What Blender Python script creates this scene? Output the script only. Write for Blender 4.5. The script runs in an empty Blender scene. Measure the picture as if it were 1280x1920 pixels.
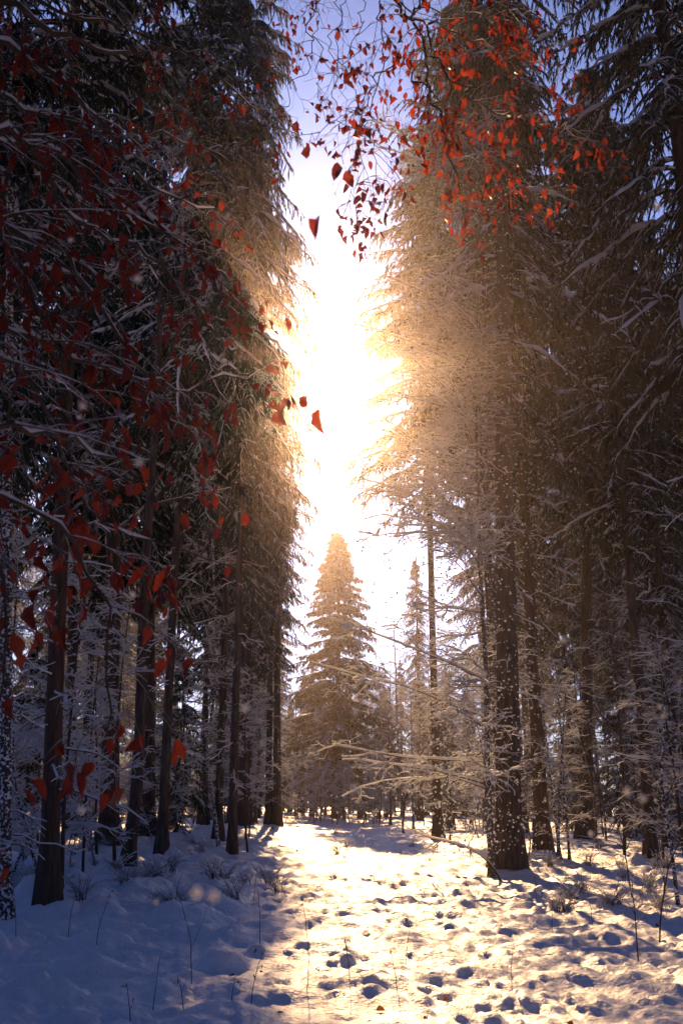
import bpy, math, random
import numpy as np
from mathutils import Vector, Matrix, Quaternion

# ------------------------------------------------------------------ camera, sky, sun, exposure
scene = bpy.context.scene
COL = scene.collection
CAM_H, FPX, PITCH = 1.5, 1866.7, math.radians(16.1)
SUN_AZ, SUN_EL = math.radians(-2.5), math.radians(23.6)

cam_d = bpy.data.cameras.new('camera')
cam = bpy.data.objects.new('camera', cam_d)
COL.objects.link(cam)
cam.location = (0, 0, CAM_H)
cam.rotation_euler = (math.pi / 2 + PITCH, 0, 0)
cam_d.sensor_fit = 'VERTICAL'
cam_d.sensor_height = 36.0
cam_d.lens = 35.0
cam_d.clip_start = 0.05
cam_d.clip_end = 2000
cam_d.dof.use_dof = True
cam_d.dof.focus_distance = 20.0
cam_d.dof.aperture_fstop = 4.5
scene.camera = cam

world = bpy.data.worlds.new('World')
scene.world = world
world.use_nodes = True
wn = world.node_tree.nodes
bg = wn['Background']
sky = wn.new('ShaderNodeTexSky')
sky.sky_type = 'NISHITA'
sky.sun_disc = False
sky.sun_elevation = SUN_EL
sky.sun_rotation = SUN_AZ
sky.air_density = 1.0
sky.dust_density = 2.0
sky.ozone_density = 5.0
tint = wn.new('ShaderNodeMix')          # cold violet winter sky
tint.data_type = 'RGBA'
tint.blend_type = 'MULTIPLY'
tint.inputs['Factor'].default_value = 1.0
tint.inputs['B'].default_value = (0.47, 0.61, 1.05, 1)
world.node_tree.links.new(sky.outputs['Color'], tint.inputs['A'])
world.node_tree.links.new(tint.outputs['Result'], bg.inputs['Color'])
bg.inputs['Strength'].default_value = 0.05

sun_d = bpy.data.lights.new('sun', 'SUN')
sun_d.energy = 5.0
sun_d.angle = math.radians(0.53)
sun_d.color = (1.0, 0.60, 0.28)
sun = bpy.data.objects.new('sun', sun_d)
COL.objects.link(sun)
sdir = Vector((math.sin(SUN_AZ) * math.cos(SUN_EL), math.cos(SUN_AZ) * math.cos(SUN_EL), math.sin(SUN_EL)))
sun.rotation_mode = 'QUATERNION'
sun.rotation_quaternion = sdir.to_track_quat('Z', 'Y')
sun.location = (0, 60, 60)

vs = scene.view_settings
vs.view_transform = 'Standard'
vs.look = 'None'
vs.exposure = 0.98
vs.gamma = 1.0
vs.use_curve_mapping = False
cy = scene.cycles
cy.max_bounces = 4
cy.diffuse_bounces = 2
cy.glossy_bounces = 1
cy.transmission_bounces = 3
cy.volume_bounces = 0
cy.sample_clamp_indirect = 6.0
cy.use_denoising = True
cy.use_adaptive_sampling = True
cy.adaptive_threshold = 0.025

# ------------------------------------------------------------------ helpers
def rng_(s):
    return np.random.default_rng(s)

CP, SP = math.cos(PITCH), math.sin(PITCH)

def at(px, py, d):
    """photo pixel + distance along the ground -> point"""
    u = (px - 640) / FPX
    v = (960 - py) / FPX
    fy = CP - v * SP
    fz = SP + v * CP
    k = d / fy
    return np.array([u * k, d, CAM_H + fz * k])

def ground_px(px, py):
    a = math.atan((py - 960) / FPX) - PITCH
    d = CAM_H / math.tan(a)
    p = at(px, py, d)
    return p[0], p[1]

def norm(a):
    return a / np.maximum(np.linalg.norm(a, axis=-1, keepdims=True), 1e-9)

def rvec(rng, *shape):
    return norm(rng.normal(size=shape + (3,)))

class Geo:
    def __init__(self):
        self.v, self.f, self.m, self.n = [], [], [], 0
    def add(self, V, F, mat=0):
        V = np.asarray(V, dtype=np.float64).reshape(-1, 3)
        F = np.asarray(F, dtype=np.int64)
        self.v.append(V)
        self.f.append(F + self.n)
        self.m.append(np.full(len(F), mat, dtype=np.int32))
        self.n += len(V)
    def mesh(self, name, mats, smooth=True):
        V = np.concatenate(self.v)
        me = bpy.data.meshes.new(name)
        me.vertices.add(len(V))
        me.vertices.foreach_set('co', V.astype(np.float32).ravel())
        tot = np.concatenate([np.full(len(f), f.shape[1]) for f in self.f])
        li = np.concatenate([f.ravel() for f in self.f])
        st = np.concatenate([[0], np.cumsum(tot)[:-1]])
        me.loops.add(len(li))
        me.loops.foreach_set('vertex_index', li.astype(np.int32))
        me.polygons.add(len(tot))
        me.polygons.foreach_set('loop_start', st.astype(np.int32))
        me.polygons.foreach_set('material_index', np.concatenate(self.m))
        me.polygons.foreach_set('use_smooth', np.full(len(tot), smooth))
        me.update(calc_edges=True)
        for m in mats:
            me.materials.append(m)
        return me

def obj(name, me, parent=None, loc=None):
    o = bpy.data.objects.new(name, me)
    COL.objects.link(o)
    if parent is not None:
        o.parent = parent
    if loc is not None:
        o.location = loc
    return o

def tag(o, label, cat, group=None):
    o['label'] = label
    o['category'] = cat
    if group:
        o['group'] = group
    return o

def thing(name, label, cat, loc, group=None, rot=(0, 0, 0)):
    o = bpy.data.objects.new(name, None)
    o.empty_display_size = 0.3
    COL.objects.link(o)
    o.location = loc
    o.rotation_euler = rot
    return tag(o, label, cat, group)

def frames(P):
    T = norm(np.gradient(P, axis=1))
    ref = np.zeros_like(T); ref[..., 2] = 1.0
    flat = np.abs(T[..., 2:3]) > 0.92
    ref2 = np.zeros_like(T); ref2[..., 0] = 1.0
    # one reference per polyline so the rings do not twist
    use2 = flat.mean(axis=1, keepdims=True) > 0.3
    ref = np.where(use2, ref2, ref)
    U = norm(np.cross(T, ref))
    W = norm(np.cross(U, T))
    return T, U, W

def tubes(P, R, sides=5, cap=False):
    """N polylines of K points -> quads"""
    N, K, _ = P.shape
    T, U, W = frames(P)
    a = np.linspace(0, 2 * math.pi, sides, endpoint=False)
    ring = P[:, :, None, :] + R[:, :, None, None] * (np.cos(a)[None, None, :, None] * U[:, :, None, :] + np.sin(a)[None, None, :, None] * W[:, :, None, :])
    V = ring.reshape(-1, 3)
    i, j, s = np.meshgrid(np.arange(N), np.arange(K - 1), np.arange(sides), indexing='ij')
    base = (i * K + j) * sides
    s2 = (s + 1) % sides
    F = np.stack([base + s, base + s2, base + sides + s2, base + sides + s], -1).reshape(-1, 4)
    return V, F

def snow_tubes(P, R, w, h, sides=5, lift=0.5):
    """snow lying along branches: flattened tubes riding on the upper side; w, h are (N,K)"""
    N, K, _ = P.shape
    T, U, W = frames(P)
    flat = np.clip(1.25 - np.abs(T[..., 2]) * 1.15, 0.06, 1.0)
    w = w * flat; h = h * flat
    a = np.linspace(0, 2 * math.pi, sides, endpoint=False) + math.pi / 2
    up = W * np.sign(W[..., 2:3] + 1e-6)
    C = P + up * (R * lift + h * 0.45)[..., None]
    ring = C[:, :, None, :] + (np.cos(a)[None, None, :, None] * w[:, :, None, None]) * U[:, :, None, :] + (np.sin(a)[None, None, :, None] * h[:, :, None, None]) * up[:, :, None, :]
    V = ring.reshape(-1, 3)
    i, j, s = np.meshgrid(np.arange(N), np.arange(K - 1), np.arange(sides), indexing='ij')
    base = (i * K + j) * sides
    s2 = (s + 1) % sides
    F = np.stack([base + s, base + s2, base + sides + s2, base + sides + s], -1).reshape(-1, 4)
    return V, F

def resample(P, R, K):
    P = np.asarray(P, float); R = np.asarray(R, float)
    seg = np.r_[0, np.cumsum(np.linalg.norm(np.diff(P, axis=0), axis=1))]
    # Catmull-Rom-ish smoothing by cubic via repeated chaikin
    t = np.linspace(0, seg[-1], K)
    Q = np.stack([np.interp(t, seg, P[:, i]) for i in range(3)], -1)
    for _ in range(2):
        Q[1:-1] = 0.25 * Q[:-2] + 0.5 * Q[1:-1] + 0.25 * Q[2:]
    return Q, np.interp(t, seg, R)

def interp_poly(P, R, t):
    """P (N,K,3), t (N,C) -> points, tangents, radii"""
    N, K, _ = P.shape
    x = np.clip(t * (K - 1), 0, K - 1 - 1e-6)
    i = x.astype(int); f = (x - i)[..., None]
    n = np.arange(N)[:, None]
    A, B = P[n, i], P[n, i + 1]
    return A * (1 - f) + B * f, norm(B - A), R[n, i] * (1 - f[..., 0]) + R[n, i + 1] * f[..., 0]

def grow(P, R, nc, rng, t0=0.2, t1=1.0, ang=(0.6, 1.1), length=(0.5, 1.0), K=5, grav=0.0, jit=0.25, rk=0.6, flat=0.5, taper=0.25, lenfall=0.5, rmin=0.0015):
    """child branches on polylines, vectorised"""
    N = len(P)
    t = rng.uniform(t0, t1, (N, nc))
    pos, tan, rad = interp_poly(P, R, t)
    side = rvec(rng, N, nc)
    side[..., 2] *= (1 - flat)
    side = norm(side - tan * (side * tan).sum(-1, keepdims=True))
    a = rng.uniform(ang[0], ang[1], (N, nc))[..., None]
    d = norm(tan * np.cos(a) + side * np.sin(a))
    L = rng.uniform(length[0], length[1], (N, nc)) * (1 - lenfall * t)
    pts = [pos]
    cur = pos
    for k in range(K - 1):
        d = norm(d + rvec(rng, N, nc) * jit + np.array([0, 0, -grav]))
        cur = cur + d * (L / (K - 1))[..., None]
        pts.append(cur)
    Q = np.stack(pts, 2).reshape(N * nc, K, 3)
    r0 = np.maximum(rad * rk, rmin).reshape(-1)
    RR = r0[:, None] * np.linspace(1, taper, K)[None, :]
    return Q, np.maximum(RR, rmin * 0.6)

# ------------------------------------------------------------------ materials
def mat_new(name):
    m = bpy.data.materials.new(name)
    m.use_nodes = True
    n = m.node_tree.nodes
    n.clear()
    out = n.new('ShaderNodeOutputMaterial')
    return m, n, m.node_tree.links, out

def ramp(n, stops):
    r = n.new('ShaderNodeValToRGB')
    e = r.color_ramp.elements
    e[0].position, e[0].color = stops[0][0], (*stops[0][1], 1)
    e[1].position, e[1].color = stops[-1][0], (*stops[-1][1], 1)
    for p, c in stops[1:-1]:
        x = e.new(p); x.color = (*c, 1)
    return r

def mat_bark(name, dark, light, sx=18, sz=2.5, snow=0.0, snow_scale=14):
    m, n, l, out = mat_new(name)
    b = n.new('ShaderNodeBsdfPrincipled'); b.inputs['Roughness'].default_value = 0.9
    tc = n.new('ShaderNodeTexCoord')
    mp = n.new('ShaderNodeMapping'); mp.inputs['Scale'].default_value = (sx, sx, sz)
    no = n.new('ShaderNodeTexNoise'); no.inputs['Scale'].default_value = 1.0; no.inputs['Detail'].default_value = 6
    rp = ramp(n, [(0.3, dark), (0.7, light)])
    bp = n.new('ShaderNodeBump'); bp.inputs['Strength'].default_value = 1.0; bp.inputs['Distance'].default_value = 0.06
    l.new(tc.outputs['Object'], mp.inputs['Vector']); l.new(mp.outputs['Vector'], no.inputs['Vector'])
    l.new(no.outputs['Fac'], rp.inputs['Fac']); l.new(no.outputs['Fac'], bp.inputs['Height'])
    l.new(bp.outputs['Normal'], b.inputs['Normal'])
    col = rp.outputs['Color']
    if snow > 0:
        n2 = n.new('ShaderNodeTexNoise'); n2.inputs['Scale'].default_value = snow_scale; n2.inputs['Detail'].default_value = 4
        l.new(tc.outputs['Object'], n2.inputs['Vector'])
        r2 = ramp(n, [(0.62 - snow * 0.25, (0, 0, 0)), (0.68 - snow * 0.25, (1, 1, 1))])
        l.new(n2.outputs['Fac'], r2.inputs['Fac'])
        mx = n.new('ShaderNodeMix'); mx.data_type = 'RGBA'
        l.new(r2.outputs['Color'], mx.inputs['Factor']); l.new(col, mx.inputs['A'])
        mx.inputs['B'].default_value = (0.75, 0.78, 0.82, 1)
        col = mx.outputs['Result']
    l.new(col, b.inputs['Base Color'])
    l.new(b.outputs['BSDF'], out.inputs['Surface'])
    return m

def mat_thin(name, c1, c2, trans, tcol, rough=0.6, scale=1.5, spec=0.3):
    """thin matter that lets light through: leaves, needles, small snow"""
    m, n, l, out = mat_new(name)
    b = n.new('ShaderNodeBsdfPrincipled'); b.inputs['Roughness'].default_value = rough
    b.inputs['Specular IOR Level'].default_value = spec
    tc = n.new('ShaderNodeTexCoord'); oi = n.new('ShaderNodeObjectInfo')
    no = n.new('ShaderNodeTexNoise'); no.inputs['Scale'].default_value = scale; no.inputs['Detail'].default_value = 3
    ad = n.new('ShaderNodeMath'); ad.operation = 'ADD'
    sb = n.new('ShaderNodeMath'); sb.operation = 'MULTIPLY_ADD'; sb.inputs[1].default_value = 0.7; sb.inputs[2].default_value = -0.35
    l.new(tc.outputs['Object'], no.inputs['Vector'])
    l.new(oi.outputs['Random'], sb.inputs[0])
    l.new(no.outputs['Fac'], ad.inputs[0]); l.new(sb.outputs[0], ad.inputs[1])
    rp = ramp(n, [(0.2, c1), (0.8, c2)])
    l.new(ad.outputs[0], rp.inputs['Fac']); l.new(rp.outputs['Color'], b.inputs['Base Color'])
    t = n.new('ShaderNodeBsdfTranslucent')
    hm = n.new('ShaderNodeMix'); hm.data_type = 'RGBA'; hm.blend_type = 'MULTIPLY'; hm.inputs['Factor'].default_value = 1.0
    sc = n.new('ShaderNodeMix'); sc.data_type = 'RGBA'; sc.inputs['Factor'].default_value = 0.6
    l.new(rp.outputs['Color'], sc.inputs['A']); sc.inputs['B'].default_value = (*tcol, 1)
    l.new(sc.outputs['Result'], t.inputs['Color'])
    mx = n.new('ShaderNodeMixShader'); mx.inputs['Fac'].default_value = trans
    l.new(b.outputs['BSDF'], mx.inputs[1]); l.new(t.outputs['BSDF'], mx.inputs[2])
    l.new(mx.outputs['Shader'], out.inputs['Surface'])
    return m

def mat_snow_ground():
    m, n, l, out = mat_new('snow_ground')
    b = n.new('ShaderNodeBsdfPrincipled'); b.inputs['Roughness'].default_value = 0.55
    b.inputs['Specular IOR Level'].default_value = 0.35
    tc = n.new('ShaderNodeTexCoord')
    n1 = n.new('ShaderNodeTexNoise'); n1.inputs['Scale'].default_value = 22; n1.inputs['Detail'].default_value = 5
    n2 = n.new('ShaderNodeTexNoise'); n2.inputs['Scale'].default_value = 0.6; n2.inputs['Detail'].default_value = 4
    n3 = n.new('ShaderNodeTexNoise'); n3.inputs['Scale'].default_value = 38; n3.inputs['Detail'].default_value = 2
    for x in (n1, n2, n3):
        l.new(tc.outputs['Object'], x.inputs['Vector'])
    rp = ramp(n, [(0.3, (0.80, 0.82, 0.86)), (0.7, (0.88, 0.88, 0.89))])
    l.new(n2.outputs['Fac'], rp.inputs['Fac'])
    # scattered needle and bark litter lying on the snow
    r3 = ramp(n, [(0.735, (0, 0, 0)), (0.76, (1, 1, 1))]); l.new(n3.outputs['Fac'], r3.inputs['Fac'])
    mx = n.new('ShaderNodeMix'); mx.data_type = 'RGBA'
    l.new(r3.outputs['Color'], mx.inputs['Factor']); l.new(rp.outputs['Color'], mx.inputs['A'])
    mx.inputs['B'].default_value = (0.12, 0.07, 0.045, 1)
    l.new(mx.outputs['Result'], b.inputs['Base Color'])
    bp = n.new('ShaderNodeBump'); bp.inputs['Strength'].default_value = 0.8; bp.inputs['Distance'].default_value = 0.025
    l.new(n1.outputs['Fac'], bp.inputs['Height']); l.new(bp.outputs['Normal'], b.inputs['Normal'])
    l.new(b.outputs['BSDF'], out.inputs['Surface'])
    return m

M_BARK = mat_bark('spruce_bark', (0.012, 0.009, 0.008), (0.11, 0.08, 0.065), sx=13, sz=3)
M_BARK_RED = mat_bark('reddish_bark', (0.03, 0.017, 0.011), (0.12, 0.07, 0.045))
M_BARK_SNOW = mat_bark('bark_with_blown_snow', (0.018, 0.014, 0.013), (0.08, 0.065, 0.055), snow=0.42, snow_scale=26)
M_BEECH = mat_bark('beech_bark', (0.045, 0.036, 0.032), (0.12, 0.10, 0.085), sx=7, sz=4, snow=0.12, snow_scale=22)
M_TWIG = mat_bark('twig_bark', (0.03, 0.018, 0.013), (0.085, 0.055, 0.04), sx=6, sz=6)
M_NEEDLE = mat_thin('spruce_needles', (0.012, 0.022, 0.016), (0.035, 0.055, 0.032), 0.22, (0.09, 0.09, 0.03), scale=0.8)
M_PAD = mat_thin('thick_branch_snow', (0.76, 0.78, 0.82), (0.86, 0.87, 0.89), 0.10, (0.85, 0.85, 0.85), rough=0.6, scale=2)
M_SNOW = mat_thin('twig_snow', (0.78, 0.80, 0.84), (0.86, 0.87, 0.89), 0.5, (0.85, 0.85, 0.85), rough=0.6, scale=2)
M_LEAF = mat_thin('red_beech_leaf', (0.07, 0.014, 0.011), (0.34, 0.058, 0.024), 0.5, (0.46, 0.045, 0.017), rough=0.5, scale=6)
M_LEAF_BROWN = mat_thin('brown_dry_leaf', (0.07, 0.03, 0.014), (0.16, 0.07, 0.03), 0.4, (0.35, 0.12, 0.04), scale=9)
M_STALK = mat_thin('dry_stalk', (0.05, 0.032, 0.02), (0.11, 0.07, 0.04), 0.1, (0.2, 0.12, 0.06), scale=9)
M_GROUND = mat_snow_ground()

# ------------------------------------------------------------------ snow ground
def hash2(i, j, s):
    x = np.sin(i * 127.1 + j * 311.7 + s * 74.7) * 43758.5453
    return x - np.floor(x)

def vnoise(x, y, s):
    i, j = np.floor(x), np.floor(y)
    fx, fy = x - i, y - j
    fx = fx * fx * (3 - 2 * fx); fy = fy * fy * (3 - 2 * fy)
    a, b, c, d = hash2(i, j, s), hash2(i + 1, j, s), hash2(i, j + 1, s), hash2(i + 1, j + 1, s)
    return (a * (1 - fx) + b * fx) * (1 - fy) + (c * (1 - fx) + d * fx) * fy

def domes(x, y, cell, rlo, rhi, hlo, hhi, s, keep=1.0, p=1.0):
    ci, cj = np.floor(x / cell), np.floor(y / cell)
    out = np.zeros_like(x)
    for di in (-1, 0, 1):
        for dj in (-1, 0, 1):
            i, j = ci + di, cj + dj
            cx = (i + hash2(i, j, s)) * cell
            cy_ = (j + hash2(i, j, s + 1)) * cell
            r = rlo + (rhi - rlo) * hash2(i, j, s + 2)
            h = hlo + (hhi - hlo) * hash2(i, j, s + 3) ** 2
            h = np.where(hash2(i, j, s + 5) < keep, h, 0)
            el = 0.7 + 0.6 * hash2(i, j, s + 4)
            q = ((x - cx) / r) ** 2 + ((y - cy_) / (r * el)) ** 2
            out = np.maximum(out, h * np.clip(1 - q, 0, 1) ** p)
    return out

MOUNDS = []   # (x, y, radius, height): drifts against trunks and snowed-over tussocks

def ground_z(x, y):
    x = np.asarray(x, float); y = np.asarray(y, float)
    wx = x + 0.25 * (vnoise(x * 1.7, y * 1.7, 3) - 0.5)
    wy = y + 0.25 * (vnoise(x * 1.7, y * 1.7, 9) - 0.5)
    z = 0.22 * (vnoise(x * 0.13, y * 0.10, 1) - 0.5) + 0.10 * (vnoise(x * 0.5, y * 0.45, 2) - 0.5)
    side = np.clip((np.abs(x - 0.02 * y - 0.6) - 2.2) / 3.0, 0, 1)
    z = z + 0.16 * side
    fade = np.clip(1.6 - np.hypot(x, y) / 60.0, 0.25, 1)
    a = domes(wx, wy, 0.62, 0.22, 0.42, 0.03, 0.13, 11, 0.9, 0.95)
    b = domes(wx + 7.3, wy, 0.34, 0.11, 0.23, 0.01, 0.085, 23, 0.75)
    c = domes(wx, wy + 3.1, 1.5, 0.25, 0.5, 0.06, 0.20, 37, 0.5, 1.3)
    d = domes(wx, wy, 0.17, 0.05, 0.12, 0.0, 0.055, 51, 0.7)
    f = domes(wx + 2.7, wy + 5.5, 0.95, 0.28, 0.60, 0.06, 0.28, 71, 0.8, 1.2)
    e = domes(x, y, 0.09, 0.03, 0.06, 0.0, 0.02, 63, 0.6)
    z = z + fade * (0.66 * np.maximum(np.maximum(a, b), c * (0.7 + 1.1 * side) + 0.6 * b * side) + 0.4 * b + (0.22 + 0.75 * np.clip(-(x + 0.06 * y - 0.3) / 1.2, 0, 1)) * f + 0.9 * d + 0.8 * e)
    z = z + 0.03 * (vnoise(x * 5, y * 5, 6) - 0.5) + 0.022 * np.abs(vnoise(x * 11, y * 11, 7) - 0.5)
    for (mx, my, r, h) in MOUNDS:
        q = ((x - mx) ** 2 + (y - my) ** 2) / (r * r)
        z = z + h * np.exp(-q * 2.2)
    return z - 0.08

def gz(x, y):
    return float(ground_z(np.array([x]), np.array([y]))[0])

def make_ground():
    th = np.radians(np.r_[np.linspace(-180, -27, 50, endpoint=False), np.linspace(-27, 27, 360), np.linspace(27, 180, 51)[1:-1]])
    r = np.r_[np.linspace(0.3, 5, 24, endpoint=False), 5 * (80 / 5) ** np.linspace(0, 1, 570), np.linspace(82, 190, 60)]
    TH, RR = np.meshgrid(th, r, indexing='ij')
    X, Y = RR * np.sin(TH), RR * np.cos(TH)
    Z = ground_z(X.ravel(), Y.ravel())
    V = np.stack([X.ravel(), Y.ravel(), Z], -1)
    nt, nr = TH.shape
    i, j = np.meshgrid(np.arange(nt), np.arange(nr - 1), indexing='ij')
    i2 = (i + 1) % nt
    F = np.stack([i * nr + j, i * nr + j + 1, i2 * nr + j + 1, i2 * nr + j], -1).reshape(-1, 4)[:, ::-1]
    g = Geo(); g.add(V, F)
    c = len(g.v[0])
    g.add([[0, 0, gz(0, 0)]], np.zeros((0, 3)))
    ring = np.arange(nt) * nr
    g.f.append(np.stack([np.full(nt, c), np.roll(ring, -1), ring], -1)); g.m.append(np.zeros(nt, np.int32))
    o = obj('snow_ground', g.mesh('snow_ground', [M_GROUND]))
    o['kind'] = 'structure'

# ------------------------------------------------------------------ trees
def trunk_mesh(name, path, radii, mat, sides=18, K=30, seed=0, flare=True):
    """one trunk with bark ridges and a root flare, in local coordinates"""
    rng = rng_(seed)
    P, R = resample(path, radii, K)
    T, U, W = frames(P[None])
    U, W = U[0], W[0]
    a = np.linspace(0, 2 * math.pi, sides, endpoint=False)
    z = P[:, 2]
    ridge = 1 + 0.055 * np.sin(a * 5 + rng.uniform(0, 6))[None, :] + 0.05 * rng.normal(size=(K, sides)) + 0.04 * np.sin(a[None, :] * 3 + z[:, None] * 0.6)
    rad = R[:, None] * ridge
    if flare:
        lobes = 1 + 0.35 * np.clip(np.sin(a * 4 + rng.uniform(0, 6)), 0, 1)
        fl = np.exp(-np.clip(z - z[0] - 0.15, 0, None) / (R[0] * 1.3))[:, None]
        rad = rad * (1 + 0.55 * fl * lobes[None, :])
    V = P[:, None, :] + rad[..., None] * (np.cos(a)[None, :, None] * U[:, None, :] + np.sin(a)[None, :, None] * W[:, None, :])
    j, s = np.meshgrid(np.arange(K - 1), np.arange(sides), indexing='ij')
    s2 = (s + 1) % sides
    F = np.stack([j * sides + s, j * sides + s2, (j + 1) * sides + s2, (j + 1) * sides + s], -1).reshape(-1, 4)
    g = Geo(); g.add(V, F)
    return g.mesh(name, [mat])

def spruce_crown(seed, H, hb, R, nb, droop=0.45, conical=False, hang=0.9, nt=13, nl=11, snow=1.0, dead=20, leaf=1.0, twig_len=0.30, front=False):
    """needle sprays with their wood, and the snow lying on them: two meshes"""
    rng = rng_(seed)
    u = np.sort(rng.uniform(0, 1, nb)) ** 0.92
    z = hb + (H - hb - 0.3) * u
    if conical:
        L = R * (1 - u) ** 0.85 + 0.25
    else:
        L = R * (0.55 + 0.45 * np.clip(u / 0.12, 0, 1)) * (1 - u ** 4) + 0.3
    L *= rng.uniform(0.62, 1.12, nb)
    az = rng.uniform(0, 2 * math.pi, nb)
    if front:      # lower boughs on the clearing side have been shed
        shed = (np.abs((az - 1.5 * math.pi + math.pi) % (2 * math.pi) - math.pi) < 1.05) & (u < 0.62)
        az = np.where(shed, az + math.pi, az)
    K = 9
    t = np.linspace(0, 1, K)
    dr = droop * rng.uniform(0.65, 1.35, nb) * (1.15 - 0.75 * u)
    out = np.stack([np.cos(az), np.sin(az), np.zeros(nb)], -1)
    lat = np.stack([-np.sin(az), np.cos(az), np.zeros(nb)], -1)
    rad = L[:, None] * t[None]
    zz = z[:, None] + L[:, None] * (0.12 * t[None] - dr[:, None] * 1.35 * t[None] ** 1.7 + 0.30 * dr[:, None] * t[None] ** 4)
    bend = (rng.normal(size=nb) * 0.12 * L)[:, None] * t[None] ** 2
    P = out[:, None, :] * rad[..., None] + lat[:, None, :] * bend[..., None]
    P[..., 2] += zz
    P += rng.normal(size=P.shape) * 0.02 * t[None, :, None]
    BR = (0.012 + 0.011 * L)[:, None] * np.linspace(1, 0.25, K)[None]
    g = Geo(); s = Geo()
    g.add(*tubes(P, BR, 4), mat=1)
    # side twigs in both directions, hanging like curtains
    N = nb
    tt = np.linspace(0.12, 1.0, nt)[None] + rng.uniform(-0.03, 0.03, (N, nt))
    tt = np.clip(np.repeat(tt, 2, axis=1), 0.05, 1)
    pos, tan, rr = interp_poly(P, BR, tt)
    sgn = np.tile([1, -1], nt)[None, :, None] * np.ones((N, 1, 1))
    d = norm(lat[:, None, :] * sgn * rng.uniform(0.5, 1.0, (N, nt * 2, 1)) + tan * rng.uniform(0.3, 0.8, (N, nt * 2, 1)) + rvec(rng, N, nt * 2) * 0.25)
    tl = L[:, None] * twig_len * (1.15 - 0.75 * tt) * rng.uniform(0.5, 1.3, (N, nt * 2)) + 0.16
    pts = [pos]; cur = pos
    for k in range(3):
        d = norm(d + np.array([0, 0, -1]) * hang * 0.42 + rvec(rng, N, nt * 2) * 0.12)
        cur = cur + d * (tl / 3)[..., None]
        pts.append(cur)
    Q = np.stack(pts, 2).reshape(-1, 4, 3)
    QR = np.tile(np.array([0.007, 0.006, 0.005, 0.003]), (len(Q), 1))
    ww = norm(np.cross(np.gradient(Q, axis=1), rvec(rng, len(Q), 1))) * np.array([0.012, 0.022, 0.020, 0.004])[None, :, None] * leaf
    V = np.stack([Q - ww, Q + ww], 2).reshape(-1, 3)
    i, j = np.meshgrid(np.arange(len(Q)), np.arange(3), indexing='ij')
    b0 = (i * 8 + j * 2).ravel()
    g.add(V, np.stack([b0, b0 + 1, b0 + 3, b0 + 2], -1), mat=0)
    # needle-bearing twiglets: slim kite-shaped blades
    n = len(Q)
    t3 = rng.uniform(0.05, 1.0, (n, nl))
    pos, tan, _ = interp_poly(Q, QR, t3)
    sd = rvec(rng, n, nl)
    d = norm(tan * 0.7 + sd * 0.55 + np.array([0, 0, -1]) * hang * rng.uniform(0.3, 1.0, (n, nl, 1)))
    w = norm(np.cross(d, rvec(rng, n, nl)))
    ln = rng.uniform(0.09, 0.21, (n, nl, 1)) * leaf
    wd = rng.uniform(0.014, 0.024, (n, nl, 1)) * leaf
    mid = pos + d * ln * 0.12
    V = np.stack([mid + w * wd, pos + d * ln * 1.05, mid - w * wd], 2).reshape(-1, 3, 3)
    F = np.arange(len(V) * 3).reshape(-1, 3)
    g.add(V.reshape(-1, 3), F, mat=0)
    # dead bare branches under the crown
    if dead:
        zd = rng.uniform(1.2, hb + 1.0, dead)
        ad = rng.uniform(0, 2 * math.pi, dead)
        Ld = rng.uniform(0.4, 1.5, dead)
        td = np.linspace(0, 1, 5)
        PD = np.zeros((dead, 5, 3))
        PD[..., 0] = np.cos(ad)[:, None] * Ld[:, None] * td
        PD[..., 1] = np.sin(ad)[:, None] * Ld[:, None] * td
        PD[..., 2] = zd[:, None] - 0.3 * Ld[:, None] * td ** 1.5
        PD += rng.normal(size=PD.shape) * 0.04
        PD[:, 0, :2] = 0
        RD = np.tile(np.linspace(0.016, 0.005, 5), (dead, 1))
        g.add(*tubes(PD, RD, 4), mat=1)
        Q2, R2 = grow(PD, RD, 4, rng, 0.3, 1.0, length=(0.2, 0.6), K=4, grav=0.1)
        g.add(*tubes(Q2, R2, 3), mat=1)
        s.add(*snow_tubes(Q2, R2, R2 * 0 + 0.012, R2 * 0 + 0.012, 4))
        s.add(*snow_tubes(PD, RD, RD * 0 + 0.02, RD * 0 + 0.02, 4))
    # snow: thick pads along the branch, thinner fingers along the side twigs
    keepb = np.where(rng.uniform(size=N) < 0.85 * min(1, snow))[0]
    KS = 12
    ts = np.tile(np.linspace(0.1, 1.0, KS)[None], (len(keepb), 1))
    Pk, _, Rk = interp_poly(P[keepb], BR[keepb], ts)
    base_l = rng.uniform(0.15, 1.0, (len(keepb), 7))
    xl = np.linspace(0, 6, KS); i0 = np.minimum(xl.astype(int), 5); fl = xl - i0
    lump = (base_l[:, i0] * (1 - fl) + base_l[:, i0 + 1] * fl) * 1.5 * rng.uniform(0.65, 1.3, Rk.shape)
    env = np.clip(np.sin(np.linspace(0.3, 3.0, KS)), 0.1, 1)[None]
    Lk = L[keepb][:, None]
    Pk = Pk + rng.normal(size=Pk.shape) * 0.025
    s.add(*snow_tubes(Pk, Rk, (0.045 + 0.030 * Lk) * lump * env, (0.03 + 0.019 * Lk) * lump * env, 5))
    kt = rng.uniform(size=len(Q)) < 0.5 * snow
    Qk = Q[kt]; QRk = QR[kt]
    lump = rng.uniform(0.4, 1.5, QRk.shape) * np.array([0.6, 1, 1, 0.35])[None]
    s.add(*snow_tubes(Qk, QRk, 0.042 * lump, 0.030 * lump, 3))
    return (g.mesh('spruce_crown', [M_NEEDLE, M_TWIG]), s.mesh('branch_snow', [M_PAD]))

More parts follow.
